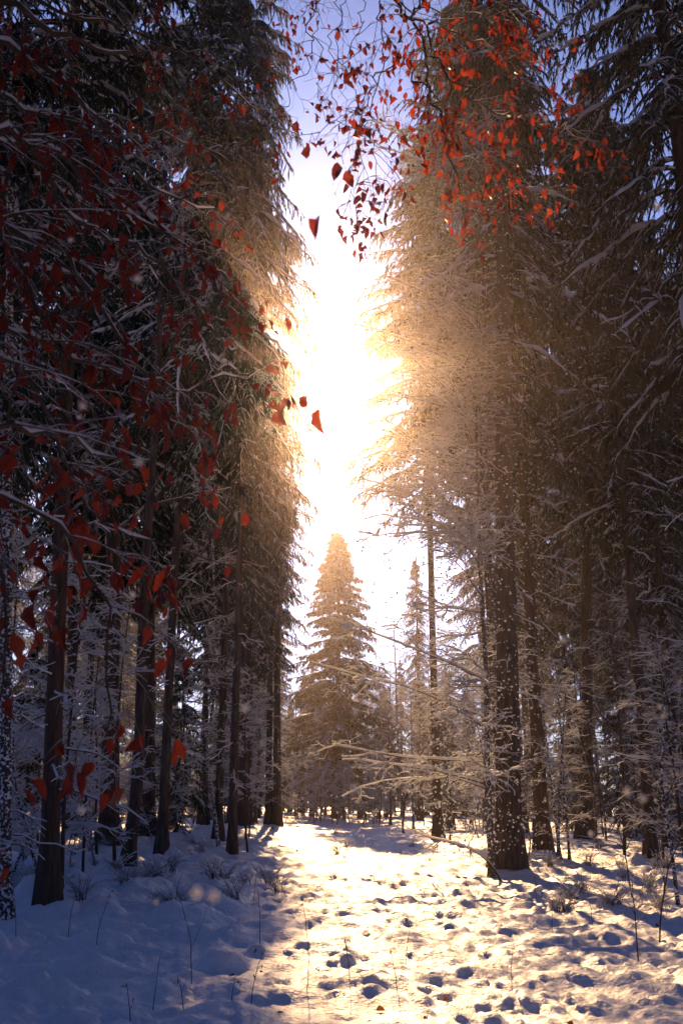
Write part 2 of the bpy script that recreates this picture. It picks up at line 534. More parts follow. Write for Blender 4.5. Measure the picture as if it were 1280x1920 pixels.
def twiggy_crown(seed, path, radii, n=(16, 7, 6, 4), lens=((1.6, 3.0), (0.6, 1.3), (0.25, 0.6), (0.10, 0.28)), t0=0.25, ang0=(0.9, 1.35), snow=1.0, bias=None, flat=0.6, grav0=0.03, top=0.75, mirror=None):
    """leafless crown: limbs, branches, twigs, all with snow on top"""
    rng = rng_(seed)
    P, R = resample(path, radii, 24)
    P, R = P[None], R[None]
    g = Geo(); s = Geo()
    L0, R0 = grow(P, R, n[0], rng, t0, 0.98, ang0, lens[0], K=9, grav=grav0, jit=0.22, rk=0.45, flat=0.5, taper=0.2, lenfall=0.45)
    if bias is not None:
        t = np.linspace(0, 1, 9)[None, :, None]
        ln = np.linalg.norm(L0[:, -1] - L0[:, 0], axis=-1)[:, None, None]
        L0 = L0 + np.array(bias)[None, None, :] * t ** 1.3 * ln
    if mirror is not None:      # limbs grow only towards the light
        ax, sg = mirror
        dd = L0[:, :, ax] - L0[:, :1, ax]
        L0[:, :, ax] = L0[:, :1, ax] + np.where(dd[:, -1:] * sg < 0, -dd * 0.8, dd)
    g.add(*tubes(L0, R0, 5))
    s.add(*snow_tubes(L0, R0, R0 * 0.8 + 0.012 * snow, (R0 * 0.4 + 0.012 * snow) * rng.uniform(0.5, 1.3, R0.shape), 5))
    L1, R1 = grow(L0, R0, n[1], rng, 0.2, 1.0, (0.5, 1.0), lens[1], K=6, grav=0.03, jit=0.3, rk=0.5, flat=flat, lenfall=0.5)
    g.add(*tubes(L1, R1, 4))
    s.add(*snow_tubes(L1, R1, R1 * 0.7 + 0.009 * snow, (R1 * 0.4 + 0.010 * snow) * rng.uniform(0.5, 1.3, R1.shape), 4))
    L2, R2 = grow(L1, R1, n[2], rng, 0.15, 1.0, (0.5, 1.0), lens[2], K=4, grav=0.02, jit=0.35, rk=0.55, flat=flat, lenfall=0.4)
    g.add(*tubes(L2, R2, 3))
    k2 = rng.uniform(size=len(L2)) < max(top, 0.55)
    s.add(*snow_tubes(L2[k2], R2[k2], R2[k2] * 0.5 + 0.008 * snow, (R2[k2] * 0.4 + 0.008 * snow) * rng.uniform(0.25, 1.3, R2[k2].shape), 3))
    if n[3]:
        L3, R3 = grow(L2, R2, n[3], rng, 0.15, 1.0, (0.5, 1.0), lens[3], K=2, grav=0.0, jit=0.35, rk=0.6, flat=flat, lenfall=0.3)
        g.add(*tubes(L3, R3, 3))
        kt = rng.uniform(size=len(L3)) < top * 0.8
        L3, R3 = L3[kt], R3[kt]
        s.add(*snow_tubes(L3, R3, R3 * 0.4 + 0.006 * snow, (R3 * 0.3 + 0.006 * snow) * rng.uniform(0.4, 1.3, R3.shape), 3))
    return g.mesh('twig_crown', [M_TWIG]), s.mesh('twig_snow', [M_SNOW])

CROWNS = {}
def crown(kind):
    if kind not in CROWNS:
        CROWNS[kind] = dict(
            weep0=lambda: spruce_crown(1, 30, 10.0, 3.2, 230, 0.62, nt=13, nl=12, leaf=1.2),
            weep2=lambda: spruce_crown(3, 28, 9.0, 2.8, 210, 0.7, nt=12, nl=12, leaf=1.2),
            slim0=lambda: spruce_crown(4, 27, 9.5, 1.9, 170, 0.6, nt=9, nl=10, leaf=1.2),
            slim1=lambda: spruce_crown(5, 26, 8.5, 2.0, 170, 0.55, nt=9, nl=10, leaf=1.2),
            high0=lambda: spruce_crown(8, 32, 13.5, 3.2, 190, 0.5, nt=12, nl=12, leaf=1.25, dead=34),
            main=lambda: spruce_crown(9, 30, 10.5, 3.2, 200, 0.5, nt=13, nl=12, leaf=1.2, dead=26, front=True),
            cone=lambda: spruce_crown(6, 22, 2.4, 4.7, 260, 0.42, conical=True, nt=13, nl=9, hang=0.8, snow=1.4, leaf=1.9, dead=10, twig_len=0.26),
            young=lambda: spruce_crown(7, 9, 0.8, 2.0, 90, 0.45, conical=True, nt=10, nl=9, hang=0.7, snow=1.3, dead=0),
        )[kind]()
    return CROWNS[kind]

CROWN_H = dict(weep0=30, weep2=28, slim0=27, slim1=26, high0=32, main=30, cone=22, young=9)
TREE_N = [0]

def spruce(label, x, y, r, kind, lean=(0, 0), scale=1.0, wide=1.0, rotz=None, bark=None, group=None, mound=True, name='spruce_tree'):
    TREE_N[0] += 1
    k = TREE_N[0]
    rng = rng_(1000 + k)
    if mound and y < 60:
        MOUNDS.append((x, y, 0.35 + r * 1.6, 0.10 + r * 0.25))
    H = CROWN_H[kind] * scale
    rot = rng.uniform(0, 6.283) if rotz is None else rotz
    t = thing(name, label, 'tree', (x, y, gz(x, y) - 0.12), group)
    t.rotation_euler = (math.atan(-lean[1]), math.atan(lean[0]), 0)
    zz = np.linspace(0, H, 9)
    wob = np.cumsum(rng.normal(size=(9, 2)) * 0.02 * (H / 25), axis=0); wob[0] = 0
    path = np.c_[wob[:, 0], wob[:, 1], zz]
    rad = r * (1 - 0.80 * (zz / H) ** 0.9)
    far = y > 55
    obj('trunk', trunk_mesh('trunk', path, rad, bark or M_BARK, sides=10 if far else 20, K=12 if far else 32, seed=k), t)
    c, s = crown(kind)
    for nm, me in (('crown', c), ('branch_snow', s)):
        o = obj(nm, me, t)
        o.scale = (scale * wide, scale * wide, scale)
        o.rotation_euler = (0, 0, rot)
    return t

def px_lean(px0, py0, px1, py1, d):
    a, b = at(px0, py0, d), at(px1, py1, d)
    return ((b[0] - a[0]) / (b[2] - a[2]), 0.0)

# ---- the named spruces, placed from the photograph
def spruce_px(label, px, py, px1, py1, r, kind, **kw):
    x, y = ground_px(px, py)
    return spruce(label, x, y, r, kind, lean=px_lean(px, py, px1, py1, y), **kw)

GL, GR = 'spruces lining the left of the path', 'spruces lining the right of the path'
spruce_px('tall dark spruce with the thickest trunk beside the sunlit path', 955, 1640, 945, 400, 0.27, 'main', wide=0.74, rotz=0.0, group=GR)
spruce_px('leaning spruce with reddish bark just behind the thickest trunk', 1020, 1612, 985, 950, 0.19, 'slim0', bark=M_BARK_RED, group=GR)
spruce_px('tall spruce with long side limbs standing in the shade right of the thickest trunk', 1098, 1590, 1100, 300, 0.23, 'weep0', group=GR)
spruce_px('slim straight trunk spruce with reddish bark at the shaded left edge', 90, 1722, 118, 800, 0.125, 'slim0', bark=M_BARK_RED, group=GL)
spruce_px('trunk plastered with blown snow at the far left edge of the clearing', 8, 1748, 14, 1000, 0.085, 'slim1', scale=0.7, bark=M_BARK_SNOW, group=GL)
spruce_px('straight thick trunk spruce standing just behind the curved beech', 205, 1603, 213, 850, 0.27, 'weep0', wide=1.1, group=GL)
spruce_px('broad trunk spruce half hidden behind the curved beech stem', 276, 1580, 282, 850, 0.30, 'weep2', wide=1.1, group=GL)
spruce_px('spruce with a mid brown trunk between the saplings, snow hanging in its skirts', 456, 1562, 452, 850, 0.24, 'weep0', wide=0.66, group=GL)
spruce_px('slimmer one of the two dark twin trunks at the corner of the sunlit path', 503, 1556, 505, 850, 0.18, 'slim1', group=GL)
spruce_px('thicker one of the two dark twin trunks at the corner of the sunlit path', 519, 1556, 523, 850, 0.22, 'slim0', wide=0.72, group=GL)
spruce_px('dim trunk spruce among thin saplings behind the reddish left trunk', 131, 1585, 136, 850, 0.20, 'weep2', group=GL)
spruce_px('thin spruce trunk deep in the left thicket', 385, 1560, 392, 850, 0.15, 'slim0', group=GL)

spruce_px('slender spruce with a straight brown stem at the edge of the shadow', 435, 1617, 452, 850, 0.105, 'weep2', wide=0.58, scale=1.08, rotz=2.0, group=GL)
spruce('slim spruce rising between the curved beech and the slender brown stem', -4.35, 25.5, 0.12, 'weep2', wide=0.8, scale=1.05, rotz=5.0, group=GL)
spruce('high crowned spruce with a long bare trunk behind the golden twigs', 3.7, 40, 0.17, 'high0', wide=0.95, rotz=4.0, group=GR)
spruce('bare stemmed spruce with a high crown behind the thickest trunk', 4.7, 31, 0.19, 'high0', scale=0.97, wide=1.1, rotz=1.5, group=GR)
spruce('spruce with hanging boughs at the right edge of the clearing', 6.9, 17.5, 0.2, 'weep2', wide=0.85, rotz=2.5, group=GR)
spruce('large snow laden fir shaped spruce closing the end of the path', -0.3, 82, 0.36, 'cone', scale=1.08, wide=1.12, rotz=1.0)
spruce('thin tattered spruce beside the large snow laden one at the path end', 5.6, 74, 0.2, 'slim0', scale=0.72, wide=0.7)
re_ = rng_(71)
for k in range(26):      # low dense wood closing the far end
    xx = -13 + 30 * (k + re_.uniform(0.1, 0.9)) / 26
    spruce('%s spruce in the misty wood that closes the far end of the path' % ('low broad', 'low slim', 'low shaggy')[k % 3], xx, re_.uniform(92, 122), re_.uniform(0.14, 0.22), 'cone' if k % 3 == 0 else 'slim1' if k % 3 == 1 else 'weep2', scale=re_.uniform(0.42, 0.60), wide=re_.uniform(0.8, 1.2), group='%s spruces closing the far end of the path' % ('broad', 'slim', 'shaggy')[k % 3])

# ---- the wood behind, each tree on its own
rw = rng_(77)
placed = []
def free(x, y, gap):
    return all((x - a) ** 2 + (y - b) ** 2 > gap * gap for a, b in placed)
n_far = 0
tries = 0
while n_far < 78 and tries < 4000:
    tries += 1
    y = rw.uniform(30, 120) if rw.uniform() < 0.85 else rw.uniform(22, 34)
    az = math.radians(rw.uniform(-27, 27))
    x = y * math.tan(az)
    if -4.4 < math.degrees(az) < 7.5 and y < 200:
        continue
    if y < 34 and abs(math.degrees(az)) < 13:
        continue
    if not free(x, y, 2.2):
        continue
    placed.append((x, y)); n_far += 1
    kind = rw.choice(['weep0', 'weep0', 'weep2', 'slim0', 'slim1'])
    sc = rw.uniform(0.72, 1.05)
    side = 'left' if x < 0 else 'right'
    tr = rw.uniform(0.12, 0.24)
    size = 'slim' if tr < 0.155 else 'stout' if tr > 0.205 else 'middling'
    pxx = 640 + FPX * 1.03 * x / y
    ref = [nm for lim, nm in ((60, 'the trunk plastered with snow'), (150, 'the slim reddish trunk'), (240, 'the straight thick trunk'), (350, 'the broad trunk'), (470, 'the slender brown stem'), (560, 'the dark twin trunks'), (1000, 'the thickest trunk'), (1060, 'the reddish leaning spruce'), (1180, 'the spruce with long side limbs'), (9999, 'the brambles on the right')) if pxx < lim][0]
    lab = '%s spruce in the %s wood behind %s' % (size, 'dim' if y < 60 else 'hazy far', ref)
    spruce(lab, x, y, tr, kind, lean=tuple(rw.normal(size=2) * 0.012), scale=sc, wide=rw.uniform(0.8, 1.15), group=('dim' if y < 60 else 'far') + ' spruces in the wood on the ' + side)

# ---- unseen wood round and behind the clearing, added to cut the sky light
for k in range(26):
    a = math.radians(40 + 280 * (k + rw.uniform(0.2, 0.8)) / 26)
    r_ = rw.uniform(5.5, 11) if k % 2 else rw.uniform(10, 17)
    spruce('unseen tall spruce added behind the clearing to dim the sky light', r_ * math.sin(a), r_ * math.cos(a), rw.uniform(0.15, 0.25), ['weep0', 'weep0', 'weep2'][k % 3], scale=rw.uniform(0.85, 1.05), group='unseen spruces added round behind the clearing', mound=False)

# ---- young snowy spruces in the thicket
for (px, py, sc) in ((40, 1600, 0.7), (330, 1575, 0.8), (1180, 1575, 0.75), (1250, 1600, 0.6), (1090, 1565, 0.7), (160, 1570, 0.75), (840, 1556, 0.7)):
    x, y = ground_px(px, py)
    spruce('young snowy spruce with branches down to the snow in the %s thicket' % ('left' if x < 0 else 'right'), x, y, 0.07, 'young', scale=sc, group='young spruces in the %s thicket' % ('left' if x < 0 else 'right'), mound=False)

# ---- leafless broadleaved trees
def bare_tree(label, x, y, path, radii, crown_args, group=None, bark=None, name='beech_tree', share=None, rotz=0, scale=1.0):
    TREE_N[0] += 1
    t = thing(name, label, 'tree', (x, y, gz(x, y) - 0.08), group)
    t.rotation_euler = (0, 0, rotz)
    t.scale = (scale,) * 3
    if share is None:
        share = (trunk_mesh('trunk', path, radii, bark or M_BEECH, sides=12, K=30, seed=TREE_N[0]),) + twiggy_crown(path=path, radii=radii, **crown_args)
    obj('trunk', share[0], t); obj('crown', share[1], t); obj('twig_snow', share[2], t)['kind'] = 'stuff'
    return share

def px_path(pts, base=True):
    """pixels (px, py, d) -> local path from the first point"""
    W = np.array([at(*p) for p in pts])
    x, y = W[0][0], W[0][1]
    return x, y, W - np.array([x, y, gz(x, y) - 0.08])

def stem_px(label, pts, r0, r1, crown_args, **kw):
    x, y, P = px_path(pts)
    P[0, 2] = 0
    return bare_tree(label, x, y, P, np.linspace(r0, r1, len(P)), crown_args, **kw)

dC = ground_px(238, 1655)[1]
stem_px('young beech with a curved dark stem bending over the shaded snow', [(236, 1660, dC), (250, 1560, dC), (263, 1400, dC), (266, 1200, dC), (277, 1000, dC), (288, 850, dC), (300, 600, dC), (310, 300, dC + 0.5)], 0.135, 0.05,
        dict(seed=21, n=(16, 6, 5, 3), t0=0.4, lens=((1.2, 2.4), (0.5, 1.1), (0.25, 0.6), (0.1, 0.25))), bark=M_BARK)
dG = ground_px(408, 1605)[1]
stem_px('thin crooked sapling bending beside the slender straight tree', [(411, 1612, dG), (400, 1500, dG), (384, 1420, dG), (398, 1330, dG), (414, 1250, dG), (403, 1150, dG), (400, 1060, dG), (404, 900, dG)], 0.055, 0.02,
        dict(seed=23, n=(14, 5, 5, 3), t0=0.35, lens=((0.6, 1.5), (0.4, 0.8), (0.2, 0.5), (0.1, 0.2))), bark=M_BARK_SNOW, name='sapling')

# right: snow dusted beeches that catch the low sun
x, y = at(922, 1640, 20.9)[:2]
stemR2 = np.array([[0, 0, 0], [-0.02, 0, 2], [0.05, 0.05, 4], [0.0, 0, 6.5], [0.05, 0, 10]])
bare_tree('spreading beech reaching long snow dusted branches over the sunlit path', x, y, stemR2, np.linspace(0.075, 0.03, 5),
          dict(seed=31, n=(34, 8, 6, 4), t0=0.14, lens=((1.6, 3.4), (0.6, 1.3), (0.3, 0.6), (0.12, 0.28)), ang0=(1.0, 1.5), bias=(-0.5, 0.0, -0.03), flat=0.7, snow=1.9, top=0.4, mirror=(0, -1)))
stemR1 = np.array([[0, 0, 0], [0.1, 0, 4], [-0.1, 0.1, 8], [0, 0, 13], [0.2, 0, 19]])
x, y = at(950, 1640, 22.9)[:2]
bare_tree('tall beech with a dense haze of golden snowy twigs beside the thickest trunk', x, y, stemR1 * np.array([1, 1, 0.97]), np.linspace(0.09, 0.04, 5),
          dict(seed=36, n=(58, 9, 6, 4), t0=0.38, lens=((1.8, 3.8), (0.8, 1.5), (0.35, 0.7), (0.14, 0.3)), ang0=(0.9, 1.4), bias=(-0.55, -0.25, 0.02), flat=0.55, snow=1.7, top=0.35, mirror=(0, -1)))
x, y = ground_px(1180, 1585)
SHADY = dict(seed=35, top=0.12, n=(26, 7, 5, 3), t0=0.2, lens=((2.0, 3.6), (0.8, 1.5), (0.35, 0.7), (0.14, 0.3)), ang0=(0.8, 1.4), flat=0.6, snow=0.55)
shR4 = bare_tree('beech with bare arching branches in the shaded wood on the right', x, y, stemR1 * np.array([1, 1, 0.8]), np.linspace(0.12, 0.03, 5), SHADY)
x, y = ground_px(300, 1560)
shR3 = bare_tree('frosted leafless tree filling the wood behind the broad left trunk', x, y, stemR1 * np.array([1, 1, 0.7]), np.linspace(0.12, 0.03, 5),
          dict(seed=34, top=0.5, n=(30, 8, 6, 4), t0=0.2, lens=((2.0, 3.6), (0.8, 1.5), (0.35, 0.7), (0.14, 0.3)), ang0=(0.8, 1.4), flat=0.6, snow=1.7))
for (px, py, rz, sc, lab) in ((60, 1580, 2.2, 0.8, 'frosted leafless tree at the left edge of the wood'),
                              (480, 1552, 4.0, 0.75, 'frosted leafless tree behind the dark twin trunks'),
                              (1265, 1570, 3.0, 0.9, 'bare leafless tree at the right edge of the wood')):
    x, y = ground_px(px, py)
    bare_tree(lab, x, y, None, None, None, share=shR3 if px < 700 else shR4, rotz=rz, scale=sc)
for i, (px0, px1) in enumerate(((1052, 1002), (1068, 1040), (1044, 1060))):
    d = ground_px(px0, 1622)[1]
    stem_px(('thin leaning stem crusted with snow beside the reddish leaning spruce', 'upright thin snow crusted stem beside the reddish leaning spruce', 'thin stem tilting away from the reddish leaning spruce')[i],
            [(px0, 1622, d), ((px0 * 2 + px1) / 3, 1500, d), (px1 * 0.6 + px0 * 0.4, 1380, d), (px1, 1180 + 60 * i, d)], 0.035, 0.015,
            dict(seed=41 + i, n=(8, 4, 4, 0), t0=0.4, lens=((0.4, 1.0), (0.3, 0.6), (0.15, 0.35), (0.1, 0.2))), bark=M_BARK_SNOW, name='sapling')

# ---- saplings of the undergrowth
SAPS, SAPS_DIM = [], []
for k in range(6):
    rr = rng_(300 + k)
    H = (4.5, 3.2, 5.5, 2.6, 6.0, 3.8)[k]
    P = np.zeros((6, 3)); P[:, 2] = np.linspace(0, H, 6)
    P[1:, :2] = np.cumsum(rr.normal(size=(5, 2)) * 0.13, axis=0)
    R = np.linspace(0.022 + 0.003 * H, 0.008, 6)
    for sn_, lst in ((1.9, SAPS), (0.6, SAPS_DIM)):
      lst.append((trunk_mesh('stem', P, R, M_BARK_SNOW if k % 2 else M_TWIG, sides=6, K=16, seed=k, flare=False),) +
                twiggy_crown(350 + k, P, R, n=(12, 5, 5, 0), t0=0.2, ang0=(0.4, 1.1), lens=((0.5, 1.4), (0.3, 0.7), (0.15, 0.4), (0.1, 0.2)), snow=sn_, top=0.75 if sn_ > 1 else 0.3))
def sapling(k, x, y, sc, rz, label, group):
    t = thing('sapling', label, 'sapling', (x, y, gz(x, y) - 0.05), group, rot=(0, 0, rz))
    t.scale = (sc,) * 3
    for nm, me in zip(('stem', 'twigs', 'twig_snow'), (SAPS_DIM if x / y > 0.10 and y < 66 else SAPS)[k % 6]):
        o = obj(nm, me, t)
        if nm != 'stem':
            o['kind'] = 'stuff'
rs = rng_(88)
KIND = ('tall snowy sapling', 'snow crusted thin sapling', 'high thin sapling', 'short snowy sapling', 'tallest slim sapling', 'snow crusted branchy sapling')
n = 0
while n < 220:
    y = 15 + 70 * rs.uniform() ** 1.2
    az = rs.uniform(-21, 21)
    x = y * math.tan(math.radians(az))
    if y < 62 and -4.5 < az < 5.5 or (y < 66 and -2.2 < x < 3.5) or (y < 24 and az > -10 and az < 14):
        continue
    k = int(rs.integers(6)); n += 1
    side = 'left' if x < 0 else 'right'
    zone = 'front edge' if y < 30 else 'depth'
    sapling(k, x, y, rs.uniform(0.7, 1.15), rs.uniform(0, 6.28), '%s in the %s of the thicket %s of the path' % (KIND[k], zone, side), '%ss, %s of the %s thicket' % (KIND[k], zone, side))
# brush at the end of the path
for k in range(96):
    y = rs.uniform(66, 112); x = rs.uniform(-10, 12)
    sapling(k, x, y, rs.uniform(0.55, 1.25), rs.uniform(0, 6.28), '%s in the glowing brush at the end of the path' % KIND[k % 6], '%ss at the end of the path' % KIND[k % 6])
for k in range(18):
    xx = -15 + 34 * (k + rs.uniform(0.1, 0.9)) / 18
    spruce('young dense spruce standing low across the far end of the path', xx, rs.uniform(118, 140), 0.08, 'young', scale=rs.uniform(0.7, 1.1), wide=1.2, group='young spruces across the far end of the path', mound=False)
for k in range(44):      # the young growth that shuts off the view deep in the wood
    az = math.radians(6 + 20 * ((k // 2) + rs.uniform(0, 1)) / 22) * (1 if k % 2 else -1)
    yy = rs.uniform(70, 100)
    sd = 'left' if az < 0 else 'right'
    spruce('young spruce in the dense far growth deep in the wood %s of the path' % sd, yy * math.tan(az), yy, 0.08, 'young', scale=rs.uniform(0.75, 1.2), wide=1.35, group='young spruces deep in the %s wood' % sd, mound=False)
# leafless trees beyond it
for k in range(26):
    y = rs.uniform(100, 140); x = rs.uniform(-14, 17)
    sc = rs.uniform(0.8, 1.15)
    bare_tree('slim leafless tree standing beyond the end of the path', x, y, None, None, None, share=shR3, rotz=rs.uniform(0, 6.28), scale=sc, group='leafless trees beyond the end of the path')
for (px, dd, sc, rz, lab) in ((725, 66, 0.72, 0.4, 'frosted leafless tree right beside the tattered spruce at the path end'), (765, 58, 0.62, 1.9, 'low frosted leafless tree behind the pale lone sapling'),
                              (800, 70, 0.80, 3.1, 'tall frosted leafless tree behind the high crowned spruce stem'), (835, 54, 0.66, 4.4, 'frosted leafless tree behind the spreading beech branches'),
                              (865, 62, 0.78, 5.2, 'frosted leafless tree between the beech stem and the high crowned spruce'), (895, 48, 0.60, 0.9, 'small frosted leafless tree close behind the thickest trunk'),
                              (705, 92, 0.85, 2.4, 'frosted leafless tree just behind the large snow laden spruce'), (560, 90, 0.80, 3.7, 'frosted leafless tree between the twin trunks and the large snow laden spruce'), (585, 100, 0.9, 5.8, 'distant frosted leafless tree behind the twin trunks corner')):
    xx = (px - 640) / FPX * dd * 1.03
    bare_tree(lab, xx, dd, None, None, None, share=shR3, rotz=rz, scale=sc)
sx, sy = ground_px(755, 1562)
d = sy
stem_px('pale thin sapling standing alone at the right edge of the sunlit path', [(756, 1566, d), (750, 1470, d), (744, 1360, d), (741, 1240, d), (738, 1180, d)], 0.05, 0.02,
        dict(seed=51, n=(12, 5, 4, 0), t0=0.2, lens=((0.6, 1.6), (0.3, 0.8), (0.2, 0.4), (0.1, 0.2)), flat=0.7), bark=M_BARK_SNOW, name='sapling')

make_ground()

# ------------------------------------------------------------------ red-leaved beech boughs
def leaf_mesh(name, seed, mat):
    rng = rng_(seed)
    K = 7
    t = np.linspace(0, 1, K)
    w = rng.uniform(0.24, 0.34) * (1 + 0.10 * np.sin(t * 23 + seed)) * np.sin(np.pi * np.clip(t, 0, 1) ** 0.85) ** 0.8 * (1 - 0.25 * t) + 0.012
    curl = rng.uniform(-2.2, 2.2); fold = rng.uniform(0.3, 1.7); twist = rng.uniform(-1.6, 1.6)
    mid = np.stack([0.10 * np.sin(t * 3 + seed), curl * 0.22 * t ** 2, -t], -1)
    V = []
    for sgn in (-1, 0, 1):
        a = twist * t
        off = np.stack([np.cos(a) * sgn * w, np.abs(sgn) * fold * w + np.sin(a) * sgn * w + 0.025 * sgn * np.sin(t * 14 + seed), 0.02 * np.sin(t * 11) * abs(sgn)], -1)
        V.append(mid + off)
    V = np.concatenate(V)
    F = []
    for a in (0, 1):
        for k in range(K - 1):
            F.append([a * K + k, a * K + k + 1, (a + 1) * K + k + 1, (a + 1) * K + k])
    g = Geo(); g.add(V, np.array(F))
    st = np.array([[[0, 0, 0.22], [0.02, 0, 0.1], mid[0]]])
    g.add(*tubes(st, np.full((1, 3), 0.012), 3))
    return g.mesh(name, [mat])
LEAVES = [leaf_mesh('beech_leaf', s, M_LEAF) for s in range(12)]
BROWN = [leaf_mesh('dry_leaf', s + 20, M_LEAF_BROWN) for s in range(4)]

def bough_tree(label, name, base, trunk_pts, trunk_r, boughs, seed, nleaf, lsize, tw=(9, 4), group=None, snow=1.0, grav=0.16, twl=((0.25, 0.7), (0.1, 0.3))):
    """a beech near the camera: trunk, boughs traced from the photo, twigs, and single hanging leaves"""
    rng = rng_(seed)
    bx, by = base
    o0 = np.array([bx, by, gz(bx, by) - 0.1])
    t = thing(name, label, 'tree', tuple(o0), group)
    tp = np.array(trunk_pts, float); 
    obj('trunk', trunk_mesh('trunk', tp, trunk_r, M_BEECH, seed=seed, sides=14), t)
    cand = []
    for pts, r0, r1, dens in boughs:
        P, R = resample(np.array(pts) - o0, np.linspace(r0, r1, len(pts)), 34)
        R = R * 0.6
        kink = np.cumsum(rng.normal(size=P.shape) * 0.026, axis=0); kink -= np.linspace(0, 1, len(P))[:, None] * kink[-1]
        P = P + kink
        P[1:] += rng.normal(size=P[1:].shape) * 0.010
        g = Geo(); s = Geo()
        P1, R1 = P[None], R[None]
        g.add(*tubes(P1, R1, 7))
        lum = np.clip(rng.uniform(-0.5, 1.3, R1.shape), 0.03, 2)
        s.add(*snow_tubes(P1, R1, (R1 * 0.75 + 0.003) * snow * np.clip(lum + 0.3, 0, 1), (R1 * 1.1 + 0.006) * lum * snow, 6, lift=0.7))
        n0 = max(4, int(tw[0] * dens))
        Q, QR = grow(P1, R1, n0, rng, 0.18, 1.0, (0.5, 1.2), twl[0], K=7, grav=grav, jit=0.2, rk=0.45, flat=0.4, lenfall=0.3, rmin=0.0022)
        g.add(*tubes(Q, QR, 4))
        s.add(*snow_tubes(Q, QR, QR * 0.7 + 0.002, (QR + 0.002) * rng.uniform(0.3, 1.2, QR.shape), 4, lift=0.6))
        Q2, QR2 = grow(Q, QR, tw[1], rng, 0.2, 1.0, (0.4, 1.0), twl[1], K=5, grav=grav, jit=0.25, rk=0.6, flat=0.4, lenfall=0.3, rmin=0.0016)
        g.add(*tubes(Q2, QR2, 3))
        s.add(*snow_tubes(Q2, QR2, QR2 * 0.6 + 0.0012, (QR2 + 0.0012) * rng.uniform(0.2, 1.2, QR2.shape), 3, lift=0.6))
        b = obj('bough', g.mesh('bough', [M_TWIG]), t)
        obj('snow', s.mesh('bough_snow', [M_SNOW]), b)
        for A in (Q, Q2):
            for q in A:
                cand.append(q[-1])
                if rng.uniform() < 0.6:
                    cand.append(q[len(q) // 2])
        cand.append(P[-1])
    cand = np.array(cand)
    idx = rng.permutation(len(cand))[:nleaf]
    idx = idx[np.argsort(np.linalg.norm(cand[idx] + o0, axis=1))]
    if len(idx) > 300:
        gl = Geo()
        for i in idx[300:]:
            me = LEAVES[int(rng.integers(12))]
            sz = rng.uniform(*lsize)
            v = np.array([x.co for x in me.vertices]) * sz
            M = np.array(Matrix.Rotation(rng.uniform(0, 6.28), 3, 'Z') @ Matrix.Rotation(rng.normal() * 0.4, 3, 'X'))
            gl.add(v @ M.T + cand[i] - np.array([0, 0, 0.2 * sz]), np.array([list(p_.vertices) for p_ in me.polygons]))
        ol = obj('leaf_mass', gl.mesh('leaf_mass', [M_LEAF]), t)
        ol['kind'] = 'stuff'
    for i in idx[:300]:
        p = cand[i]
        sz = rng.uniform(*lsize)
        lf = obj('leaf', LEAVES[int(rng.integers(12))], t, loc=tuple(p - np.array([0, 0, 0.2 * sz])))
        lf.rotation_euler = (rng.normal() * 0.35, rng.normal() * 0.35, rng.uniform(0, 6.28))
        lf.scale = (sz * rng.uniform(0.75, 1.1), sz * rng.uniform(0.75, 1.1), sz)
    return t

def pp(d, *pts):
    """pixel polyline; d is one distance or a (start, end) pair"""
    d0, d1 = d if isinstance(d, tuple) else (d, d)
    n = len(pts)
    return [at(px, py, d0 + (d1 - d0) * i / max(1, n - 1)) for i, (px, py) in enumerate(pts)]

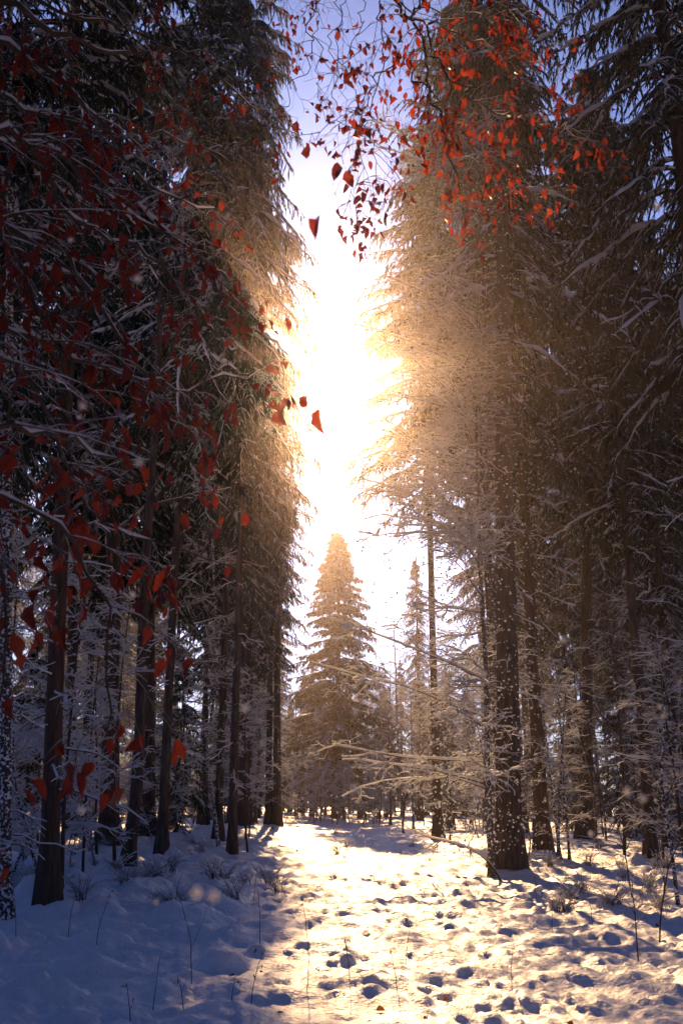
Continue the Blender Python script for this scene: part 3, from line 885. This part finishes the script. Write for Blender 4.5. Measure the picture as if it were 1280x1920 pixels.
# left beech: trunk outside the frame, boughs reaching in
lx, ly = -3.6, 5.2
def lt(z): return np.array([lx, ly, z])
left_boughs = [
    ([lt(4.6)] + pp((5.0, 5.6), (-60, -10), (0, 15), (75, 78), (140, 98), (210, 100), (280, 100)), 0.045, 0.012, 0.9),
    ([lt(4.4)] + pp((5.0, 6.2), (-60, 20), (75, 78), (135, 145), (190, 200), (240, 260), (270, 350), (320, 390), (400, 390)), 0.040, 0.008, 1.6),
    ([lt(3.3)] + pp((4.4, 6.0), (-60, 290), (0, 322), (55, 365), (100, 415), (160, 455), (260, 490), (310, 525), (370, 570), (415, 600)), 0.036, 0.007, 1.8),
    ([lt(3.1)] + pp((4.2, 5.6), (-60, 420), (0, 435), (65, 455), (130, 475), (175, 510), (200, 550), (235, 635), (280, 715), (325, 775), (345, 855), (390, 920)), 0.032, 0.007, 1.7),
    ([lt(3.2)] + pp((4.0, 5.0), (-60, 320), (0, 340), (45, 425), (75, 500), (115, 625), (150, 740), (190, 830)), 0.030, 0.006, 1.5),
    ([lt(2.6)] + pp((3.4, 4.4), (-60, 770), (0, 795), (50, 815), (120, 832), (200, 850), (260, 900)), 0.022, 0.005, 1.2),
    ([lt(2.5)] + pp((3.4, 4.2), (-80, 820), (0, 850), (50, 900), (110, 960), (170, 1080), (190, 1220), (200, 1330), (212, 1420)), 0.020, 0.004, 1.4),
    ([lt(2.2)] + pp((3.6, 3.6), (-90, 960), (-20, 1010), (15, 1120), (30, 1250), (10, 1400), (8, 1540)), 0.016, 0.004, 0.8),
    ([lt(4.0)] + pp((5.4, 7.2), (-60, 130), (60, 190), (180, 250), (300, 260), (420, 280), (510, 330)), 0.034, 0.006, 1.5),
    ([lt(4.9)] + pp((6.0, 7.5), (-60, -60), (100, 20), (250, 60), (380, 120), (480, 200), (540, 280)), 0.034, 0.006, 1.4),
    ([lt(3.6)] + pp((4.8, 6.6), (-60, 230), (40, 260), (140, 330), (240, 420), (340, 470), (430, 520), (480, 600)), 0.030, 0.006, 1.5),
    ([lt(2.9)] + pp((4.2, 6.0), (-60, 560), (30, 590), (130, 640), (220, 700), (330, 740), (420, 720), (500, 690)), 0.028, 0.006, 1.5),
    ([lt(2.7)] + pp((3.8, 5.2), (-60, 660), (20, 690), (90, 760), (150, 880), (210, 960), (330, 1000), (430, 1060)), 0.024, 0.005, 1.4),
]
bough_tree('beech leaning in from the left with snowy boughs hung with large red leaves', 'beech_tree', (lx, ly),
           [(0, 0, 0), (0.05, 0, 2), (0, 0.05, 4.5), (0.1, 0, 8.5)], [0.13, 0.11, 0.09, 0.04], left_boughs, 61, 1500, (0.05, 0.11), tw=(20, 5))

# right beech: limb overhead, boughs hanging down into the picture
rx, ry = 4.3, 5.0
def rt(z): return np.array([rx, ry, z])
hub = at(730, -60, 6.0); hub2 = at(620, -90, 6.6); hub3 = at(800, -40, 5.8)
right_boughs = [
    ([rt(7.2), (rt(7.6) + hub3) / 2 + np.array([0, 0, 0.3]), hub3, hub], 0.06, 0.03, 0.6),
    ([hub] + pp((6.0, 6.4), (722, 0), (740, 60), (775, 150), (800, 230), (820, 290), (850, 360), (880, 400), (905, 418)), 0.022, 0.005, 2.4),
    ([hub3] + pp((5.8, 6.6), (772, 22), (820, 64), (900, 72), (960, 100), (1055, 122)), 0.016, 0.005, 1.5),
    (pp((5.9, 6.6), (800, 40), (842, 88), (880, 132), (950, 182), (1010, 212), (1060, 240), (1095, 258)), 0.014, 0.004, 1.8),
    (pp((6.0, 6.5), (772, 140), (800, 170), (850, 225), (900, 290), (950, 340), (1002, 375)), 0.012, 0.004, 1.7),
    (pp((6.0, 6.1), (750, 95), (728, 180), (716, 260), (710, 400)), 0.009, 0.003, 1.3),
    ([hub] + pp((6.0, 6.0), (700, 20), (690, 90), (700, 170), (682, 250), (668, 330), (668, 420)), 0.010, 0.003, 1.4),
    ([hub] + pp((6.0, 6.2), (740, 10), (800, 30), (850, 10), (930, 30), (1000, 20)), 0.012, 0.003, 1.2),
]
bough_tree('beech with drooping boughs of small dark red leaves hanging over the right of the path', 'beech_tree', (rx, ry),
           [(0, 0, 0), (-0.05, 0, 3), (0, 0.05, 6), (-0.1, 0, 9.5)], [0.17, 0.14, 0.11, 0.05], right_boughs, 62, 820, (0.04, 0.085), tw=(15, 5), snow=0.8, twl=((0.2, 0.55), (0.1, 0.25)))
# middle: fine twigs with small leaves against the open sky
mx_, my_ = -5.2, 7.2
def mt(z): return np.array([mx_, my_, z])
mid_boughs = [
    ([mt(9.0), mt(9.6) * 0.5 + hub2 * 0.5 + np.array([0, 0, 0.4]), at(560, -110, 7.0), at(690, -60, 7.0)], 0.055, 0.012, 0.7),
    (pp(7.0, (560, -110), (590, -10), (575, 70), (560, 140), (548, 215), (520, 250)), 0.010, 0.003, 1.2),
    (pp(7.0, (600, -100), (600, 0), (606, 90), (600, 160), (612, 230)), 0.009, 0.003, 1.1),
    (pp(7.0, (500, -120), (525, 0), (510, 60), (525, 110), (500, 160)), 0.009, 0.003, 1.0),
    (pp(7.0, (690, -60), (652, 20), (640, 90), (630, 150), (650, 210)), 0.008, 0.003, 0.9),
    (pp((6.8, 4.6), (640, -60), (650, 60), (640, 160), (612, 230), (579, 262)), 0.006, 0.003, 0.3),
    (pp((6.6, 4.6), (690, -60), (672, 80), (676, 190), (662, 270), (643, 310)), 0.006, 0.003, 0.3),
]
bough_tree('beech whose fine leafy twigs dangle across the strip of open sky', 'beech_tree', (mx_, my_),
           [(0, 0, 0), (0.05, 0, 4), (0, 0.05, 7), (0.1, 0, 10.5)], [0.15, 0.13, 0.10, 0.05], mid_boughs, 63, 150, (0.05, 0.075), tw=(10, 3), snow=0.3, grav=0.1, twl=((0.25, 0.6), (0.1, 0.3)))

# leaves adrift in the light
for (px, py, d, sz, rot, lab) in ((579, 270, 4.6, 0.10, (0.1, 0.1, 0.2), 'single round red leaf hanging in the bright gap below the sky twigs'),
                                  (641, 318, 4.6, 0.125, (0.2, 0.5, 1.9), 'large glowing red leaf in the bright gap, beside the single round leaf'),
                                  (648, 320, 4.62, 0.10, (0.2, -0.4, 0.4), 'smaller red leaf clinging to the large glowing leaf in the gap'),
                                  (592, 412, 2.2, 0.07, (0.1, 0.1, 2.8), 'blurred red leaf falling through the bright gap'),
                                  (576, 742, 2.7, 0.06, (0.2, 0.6, 1.2), 'upper one of two curled red leaves falling in front of the sun'),
                                  (597, 765, 2.7, 0.08, (0.3, -0.3, 0.3), 'lower one of two curled red leaves falling in front of the sun')):
    o = obj('falling_leaf', LEAVES[int(px) % 6], loc=tuple(at(px, py, d)))
    o.scale = (sz,) * 3; o.rotation_euler = rot
    tag(o, lab, 'leaf', 'leaves in the bright gap')

# ------------------------------------------------------------------ dead stalks and small plants in the snow
def weed(label, px, py, h, seed, nb=3, leaves=2, name='dead_weed', lean=0.2, group=None, mat=None, r=0.004, snow=1.0, leafm=None, cat='weed'):
    rng = rng_(seed)
    x, y = ground_px(px, py)
    t = thing(name, label, cat, (x, y, gz(x, y) - 0.03), group)
    a = rng.uniform(0, 6.28)
    K = 8
    tt = np.linspace(0, 1, K)
    P = np.zeros((1, K, 3))
    P[0, :, 0] = np.cos(a) * lean * h * tt ** 1.8 + np.cumsum(rng.normal(size=K) * 0.008 * h); P[0, :, 1] = np.sin(a) * lean * h * tt ** 1.8
    P[0, :, 0] -= P[0, 0, 0]
    P[0, :, 2] = h * (tt - 0.12 * abs(lean) * tt ** 3)
    R = np.linspace(r, r * 0.45, K)[None]
    g = Geo(); s = Geo()
    g.add(*tubes(P, R, 5))
    s.add(*snow_tubes(P, R, R * 0.9, R * 1.0 * rng.uniform(0.3, 1.2, R.shape) * snow, 4))
    ends = [P[0, -1]]
    if nb:
        Q, QR = grow(P, R, nb, rng, 0.3, 0.95, (0.4, 0.9), (0.2 * h, 0.5 * h), K=6, grav=0.05, jit=0.2, rk=0.7, flat=0.2, rmin=0.0016)
        g.add(*tubes(Q, QR, 4)); s.add(*snow_tubes(Q, QR, QR + 0.002, (QR + 0.003) * rng.uniform(0.3, 1.2, QR.shape) * snow, 4))
        ends += list(Q[:, -1]) + list(Q[:, 3])
    obj('stem', g.mesh('stem', [mat or M_STALK]), t)
    obj('snow', s.mesh('stem_snow', [M_SNOW]), t)
    for k in range(min(leaves, len(ends) * 2)):
        p = ends[k % len(ends)]
        sz = rng.uniform(0.03, 0.06)
        lf = obj('leaf', (leafm or BROWN)[int(rng.integers(4))], t, loc=tuple(p + rng.normal(size=3) * 0.008 - np.array([0, 0, 0.2 * sz])))
        lf.scale = (sz * 0.6, sz * 0.8, sz); lf.rotation_euler = (rng.normal() * 0.7, rng.normal() * 0.7, rng.uniform(0, 6.28))
    return t

WEEDS = [
    (360, 1838, 0.85, 3, 0, 'tall thin forked stalk rising from the shaded snow'),
    (180, 1790, 0.55, 3, 1, 'dark stalk by the foot of the slim reddish trunk'),
    (128, 1760, 0.5, 4, 0, 'branched dry stalk by the foot of the slim reddish trunk'),
    (30, 1765, 0.6, 4, 0, 'spindly dry weed beside the trunk plastered with snow'),
    (470, 1875, 0.42, 4, 5, 'withered weed with drooping leaves in the foreground snow'),
    (435, 1868, 0.25, 2, 3, 'small leafy weed beside the withered one in the foreground'),
    (487, 1770, 0.6, 2, 0, 'bare upright stalk where the shadow meets the light'),
    (575, 1862, 0.42, 1, 0, 'short bent stalk at the edge of the foreground shadow'),
    (287, 1878, 0.42, 1, 0, 'single bare stick standing in the dark foreground snow'),
    (245, 1905, 0.30, 2, 3, 'stubby weed with curled leaves in the dark foreground corner'),
    (345, 1880, 0.28, 2, 1, 'small forked stalk in the dark foreground snow'),
    (328, 1725, 0.35, 2, 0, 'short stalk between the sun flecks on the shaded snow'),
    (475, 1695, 0.5, 1, 0, 'straight thin stalk on the lane of shaded snow'),
    (575, 1758, 0.4, 2, 1, 'thin weed just inside the sunlit snow'),
    (655, 1850, 0.38, 3, 1, 'twiggy weed in the bright foreground snow'),
    (745, 1855, 0.35, 3, 2, 'twiggy leafy weed beside the rounded snow lumps'),
    (760, 1800, 0.4, 3, 0, 'wispy weed in the middle of the bright snow'),
    (958, 1858, 0.40, 3, 2, 'bent twig poking from the big foreground snow tussock'),
    (1005, 1690, 0.45, 3, 0, 'wiry weed at the foot of the thickest trunk'),
    (1035, 1745, 0.5, 4, 2, 'arching twig in the snow right of the thickest trunk'),
    (1110, 1735, 0.5, 4, 4, 'brown leaved twig in the shaded snow on the right'),
    (890, 1700, 0.3, 2, 0, 'short wiry weed in front of the thickest trunk'),
    (1130, 1640, 0.5, 4, 4, 'small bush of brown leaves under the shaded spruces'),
    (700, 1660, 0.4, 3, 0, 'thin frosted weed far along the sunlit path'),
    (780, 1640, 0.45, 4, 0, 'frosted branched weed along the right of the sunlit path'),
    (610, 1640, 0.4, 2, 0, 'thin frosted weed near the left border of the sunlit path'),
    (820, 1600, 0.6, 4, 0, 'frosted shrublet where the sunlit path meets the wood'),
    (700, 1590, 0.6, 4, 0, 'frosted shrublet at the far end of the sunlit snow'),
]
for i, (px, py, h, nb, lv, lab) in enumerate(WEEDS):
    weed(lab, px, py, h, 500 + i, nb, lv)
# snowed-in tufts of grass and twigs over the forest floor
TUFTS = []
for k in range(5):
    rr = rng_(640 + k)
    nbl = 26
    P = np.zeros((nbl, 5, 3)); tt = np.linspace(0, 1, 5)
    a = rr.uniform(0, 6.28, nbl); ln = rr.uniform(0.15, 0.5, nbl); sp = rr.uniform(0.2, 0.9, nbl)
    P[..., 0] = (np.cos(a) * sp * ln)[:, None] * tt ** 1.4 + (rr.normal(size=nbl) * 0.05)[:, None]
    P[..., 1] = (np.sin(a) * sp * ln)[:, None] * tt ** 1.4 + (rr.normal(size=nbl) * 0.05)[:, None]
    P[..., 2] = ln[:, None] * (tt - 0.45 * sp[:, None] * tt ** 2.5)
    R = np.tile(np.linspace(0.005, 0.002, 5), (nbl, 1))
    g = Geo(); sn = Geo()
    g.add(*tubes(P, R, 3))
    Q, QR = grow(P, R, 3, rr, 0.3, 1, (0.4, 1.0), (0.06, 0.2), K=4, rk=0.7)
    g.add(*tubes(Q, QR, 3))
    sn.add(*snow_tubes(P, R, R + 0.010, (R + 0.010) * rr.uniform(0.2, 1.4, R.shape), 4))
    sn.add(*snow_tubes(Q, QR, QR + 0.007, (QR + 0.007) * rr.uniform(0.2, 1.4, QR.shape), 4))
    TUFTS.append((g.mesh('blades', [M_STALK]), sn.mesh('tuft_snow', [M_SNOW])))
TK = ('low spreading snowy tuft', 'upright snowy tuft', 'ragged snowy tuft', 'thin snowy tuft', 'bushy snowy tuft')
rt_ = rng_(655)
n = 0
while n < 110:
    px = rt_.uniform(-20, 1300); py = 1562 + 150 * rt_.uniform() ** 1.3
    if 520 < px < 880 and rt_.uniform() < 0.85 or (px < 1000 and px > 540 and py > 1640):
        continue
    x, y = ground_px(px, py)
    k = int(rt_.integers(5)); n += 1
    side = 'left of the path' if px < 525 else 'right of the path' if px > 860 else 'on the sunlit path'
    o = thing('snowy_tuft', '%s on the forest floor %s' % (TK[k], side), 'grass tuft', (x, y, gz(x, y) - 0.02), '%ss %s' % (TK[k], side), (0, 0, rt_.uniform(0, 6.28)))
    sc = rt_.uniform(0.4, 1.0); o.scale = (sc * rt_.uniform(0.8, 1.6), sc * rt_.uniform(0.8, 1.4), sc); o.rotation_euler[0] = rt_.normal() * 0.25; o.rotation_euler[1] = rt_.normal() * 0.25
    obj('blades', TUFTS[k][0], o); obj('snow', TUFTS[k][1], o)
# shrubs on the right
weed('arching bramble with brown leaves and snow at the right edge of the clearing', 1235, 1760, 1.5, 601, 9, 14, 'bramble', 0.45, r=0.011, cat='shrub')
weed('tall bent shrub stem rising from the snow on the far right', 1185, 1690, 1.9, 602, 8, 8, 'bare_shrub', 0.5, r=0.012, cat='shrub')
weed('low leafy bramble among snow lumps at the right', 1195, 1790, 0.9, 603, 8, 10, 'bramble', 0.5, r=0.008, cat='shrub')
weed('snow bent shrub under the leafy left boughs', 130, 1640, 1.6, 604, 8, 4, 'bare_shrub', 0.3, r=0.012, snow=2.0, cat='shrub')

def lying_branch(label, pts, r0, r1, seed, name='fallen_branch', n=8):
    rng = rng_(seed)
    W = np.array(pts)
    o0 = W[0].copy()
    t = thing(name, label, 'branch', tuple(o0))
    P, R = resample(W - o0, np.linspace(r0, r1, len(W)), 18)
    P1, R1 = P[None], R[None]
    g = Geo(); s = Geo()
    g.add(*tubes(P1, R1, 6)); s.add(*snow_tubes(P1, R1, R1 + 0.008, (R1 + 0.012) * rng.uniform(0.5, 1.2, R1.shape), 5))
    Q, QR = grow(P1, R1, n, rng, 0.3, 1, (0.5, 1.0), (0.3, 0.9), K=6, rk=0.5, flat=0.4)
    g.add(*tubes(Q, QR, 4)); s.add(*snow_tubes(Q, QR, QR + 0.006, (QR + 0.008) * rng.uniform(0.4, 1.2, QR.shape), 4))
    obj('wood', g.mesh('wood', [M_TWIG]), t); obj('snow', s.mesh('wood_snow', [M_SNOW]), t)
d1 = ground_px(940, 1655)[1]
b0 = at(940, 1655, d1); b0[2] = gz(b0[0], b0[1]) - 0.03
lying_branch('long arched branch bowed from the thickest trunk onto the sunlit snow', [b0] + pp((d1, d1 + 3), (918, 1615), (885, 1592), (840, 1578), (800, 1570), (762, 1552)), 0.028, 0.008, 701)
d2 = ground_px(1290, 1640)[1]
lying_branch('snow covered bough stretching in from the shaded right edge', [np.array([at(1400, 1470, d2)[0], d2, gz(at(1400, 1470, d2)[0], d2)])] + pp(d2, (1340, 1455), (1280, 1440), (1225, 1428), (1185, 1420), (1150, 1412)), 0.05, 0.012, 702, n=10)
for i, (px, py) in enumerate(((645, 1872), (722, 1893), (800, 1906), (1060, 1905), (325, 1876), (1235, 1740), (600, 1812), (1180, 1830), (520, 1888), (830, 1868))):
    x, y = ground_px(px, py)
    o = obj('fallen_leaf', BROWN[i % 4], loc=(x, y, gz(x, y) + 0.012))
    o.rotation_euler = (1.4, 0.2, i * 1.3); o.scale = (0.07,) * 3
    tag(o, 'small brown leaf lying on the foreground snow', 'leaf', 'leaves fallen on the snow')

# ------------------------------------------------------------------ snow drifting down
def falling_snow():
    rng = rng_(900)
    iv = np.array([(1, 0, 0), (-1, 0, 0), (0, 1, 0), (0, -1, 0), (0, 0, 1), (0, 0, -1)], float)
    fv = np.array([(0, 2, 4), (2, 1, 4), (1, 3, 4), (3, 0, 4), (2, 0, 5), (1, 2, 5), (3, 1, 5), (0, 3, 5)])
    C, S = [], []
    for _ in range(4200):      # powder shaken from the crowns beside the thick trunk
        d = rng.uniform(7, 17)
        C.append(at(rng.normal(865, 105), rng.uniform(330, 1600), d)); S.append(rng.uniform(0.005, 0.014) * (0.5 + d / 16))
    for _ in range(900):
        d = rng.uniform(3, 16)
        C.append(at(rng.uniform(-200, 1500), rng.uniform(100, 1750), d)); S.append(rng.uniform(0.002, 0.005))
    for _ in range(60):        # flakes close to the lens
        d = rng.uniform(0.8, 1.8)
        C.append(at(rng.uniform(-100, 1400), rng.uniform(150, 1850), d)); S.append(rng.uniform(0.003, 0.0055))
    C = np.array(C); S = np.array(S)
    V = C[:, None, :] + S[:, None, None] * iv[None] * rng.uniform(0.7, 1.2, (len(C), 6, 1))
    F = (np.arange(len(C)) * 6)[:, None, None] + fv[None]
    g = Geo(); g.add(V.reshape(-1, 3), F.reshape(-1, 3))
    o = obj('falling_snow', g.mesh('falling_snow', [M_SNOW]))
    o['kind'] = 'stuff'
    tag(o, 'loose snow drifting down through the sunlit air', 'snow')
falling_snow()

# ------------------------------------------------------------------ haze
def haze():
    g = Geo()
    x, z0, z1 = 195.0, -2.0, 36.0
    V = [(sx_ * x, sy_ * x, z) for z in (z0, z1) for sy_ in (-1, 1) for sx_ in (-1, 1)]
    F = [(0, 2, 3, 1), (4, 5, 7, 6), (0, 1, 5, 4), (2, 6, 7, 3), (0, 4, 6, 2), (1, 3, 7, 5)]
    g.add(V, np.array(F))
    m, n, l, out = mat_new('haze')
    v = n.new('ShaderNodeVolumePrincipled')
    v.inputs['Color'].default_value = (0.96, 0.82, 0.78, 1)
    v.inputs['Density'].default_value = 0.0009
    v.inputs['Anisotropy'].default_value = 0.925
    l.new(v.outputs['Volume'], out.inputs['Volume'])
    o = obj('haze', g.mesh('haze', [m], smooth=False))
    o['kind'] = 'stuff'
    tag(o, 'thin winter haze glowing in the low sun', 'haze')
haze()
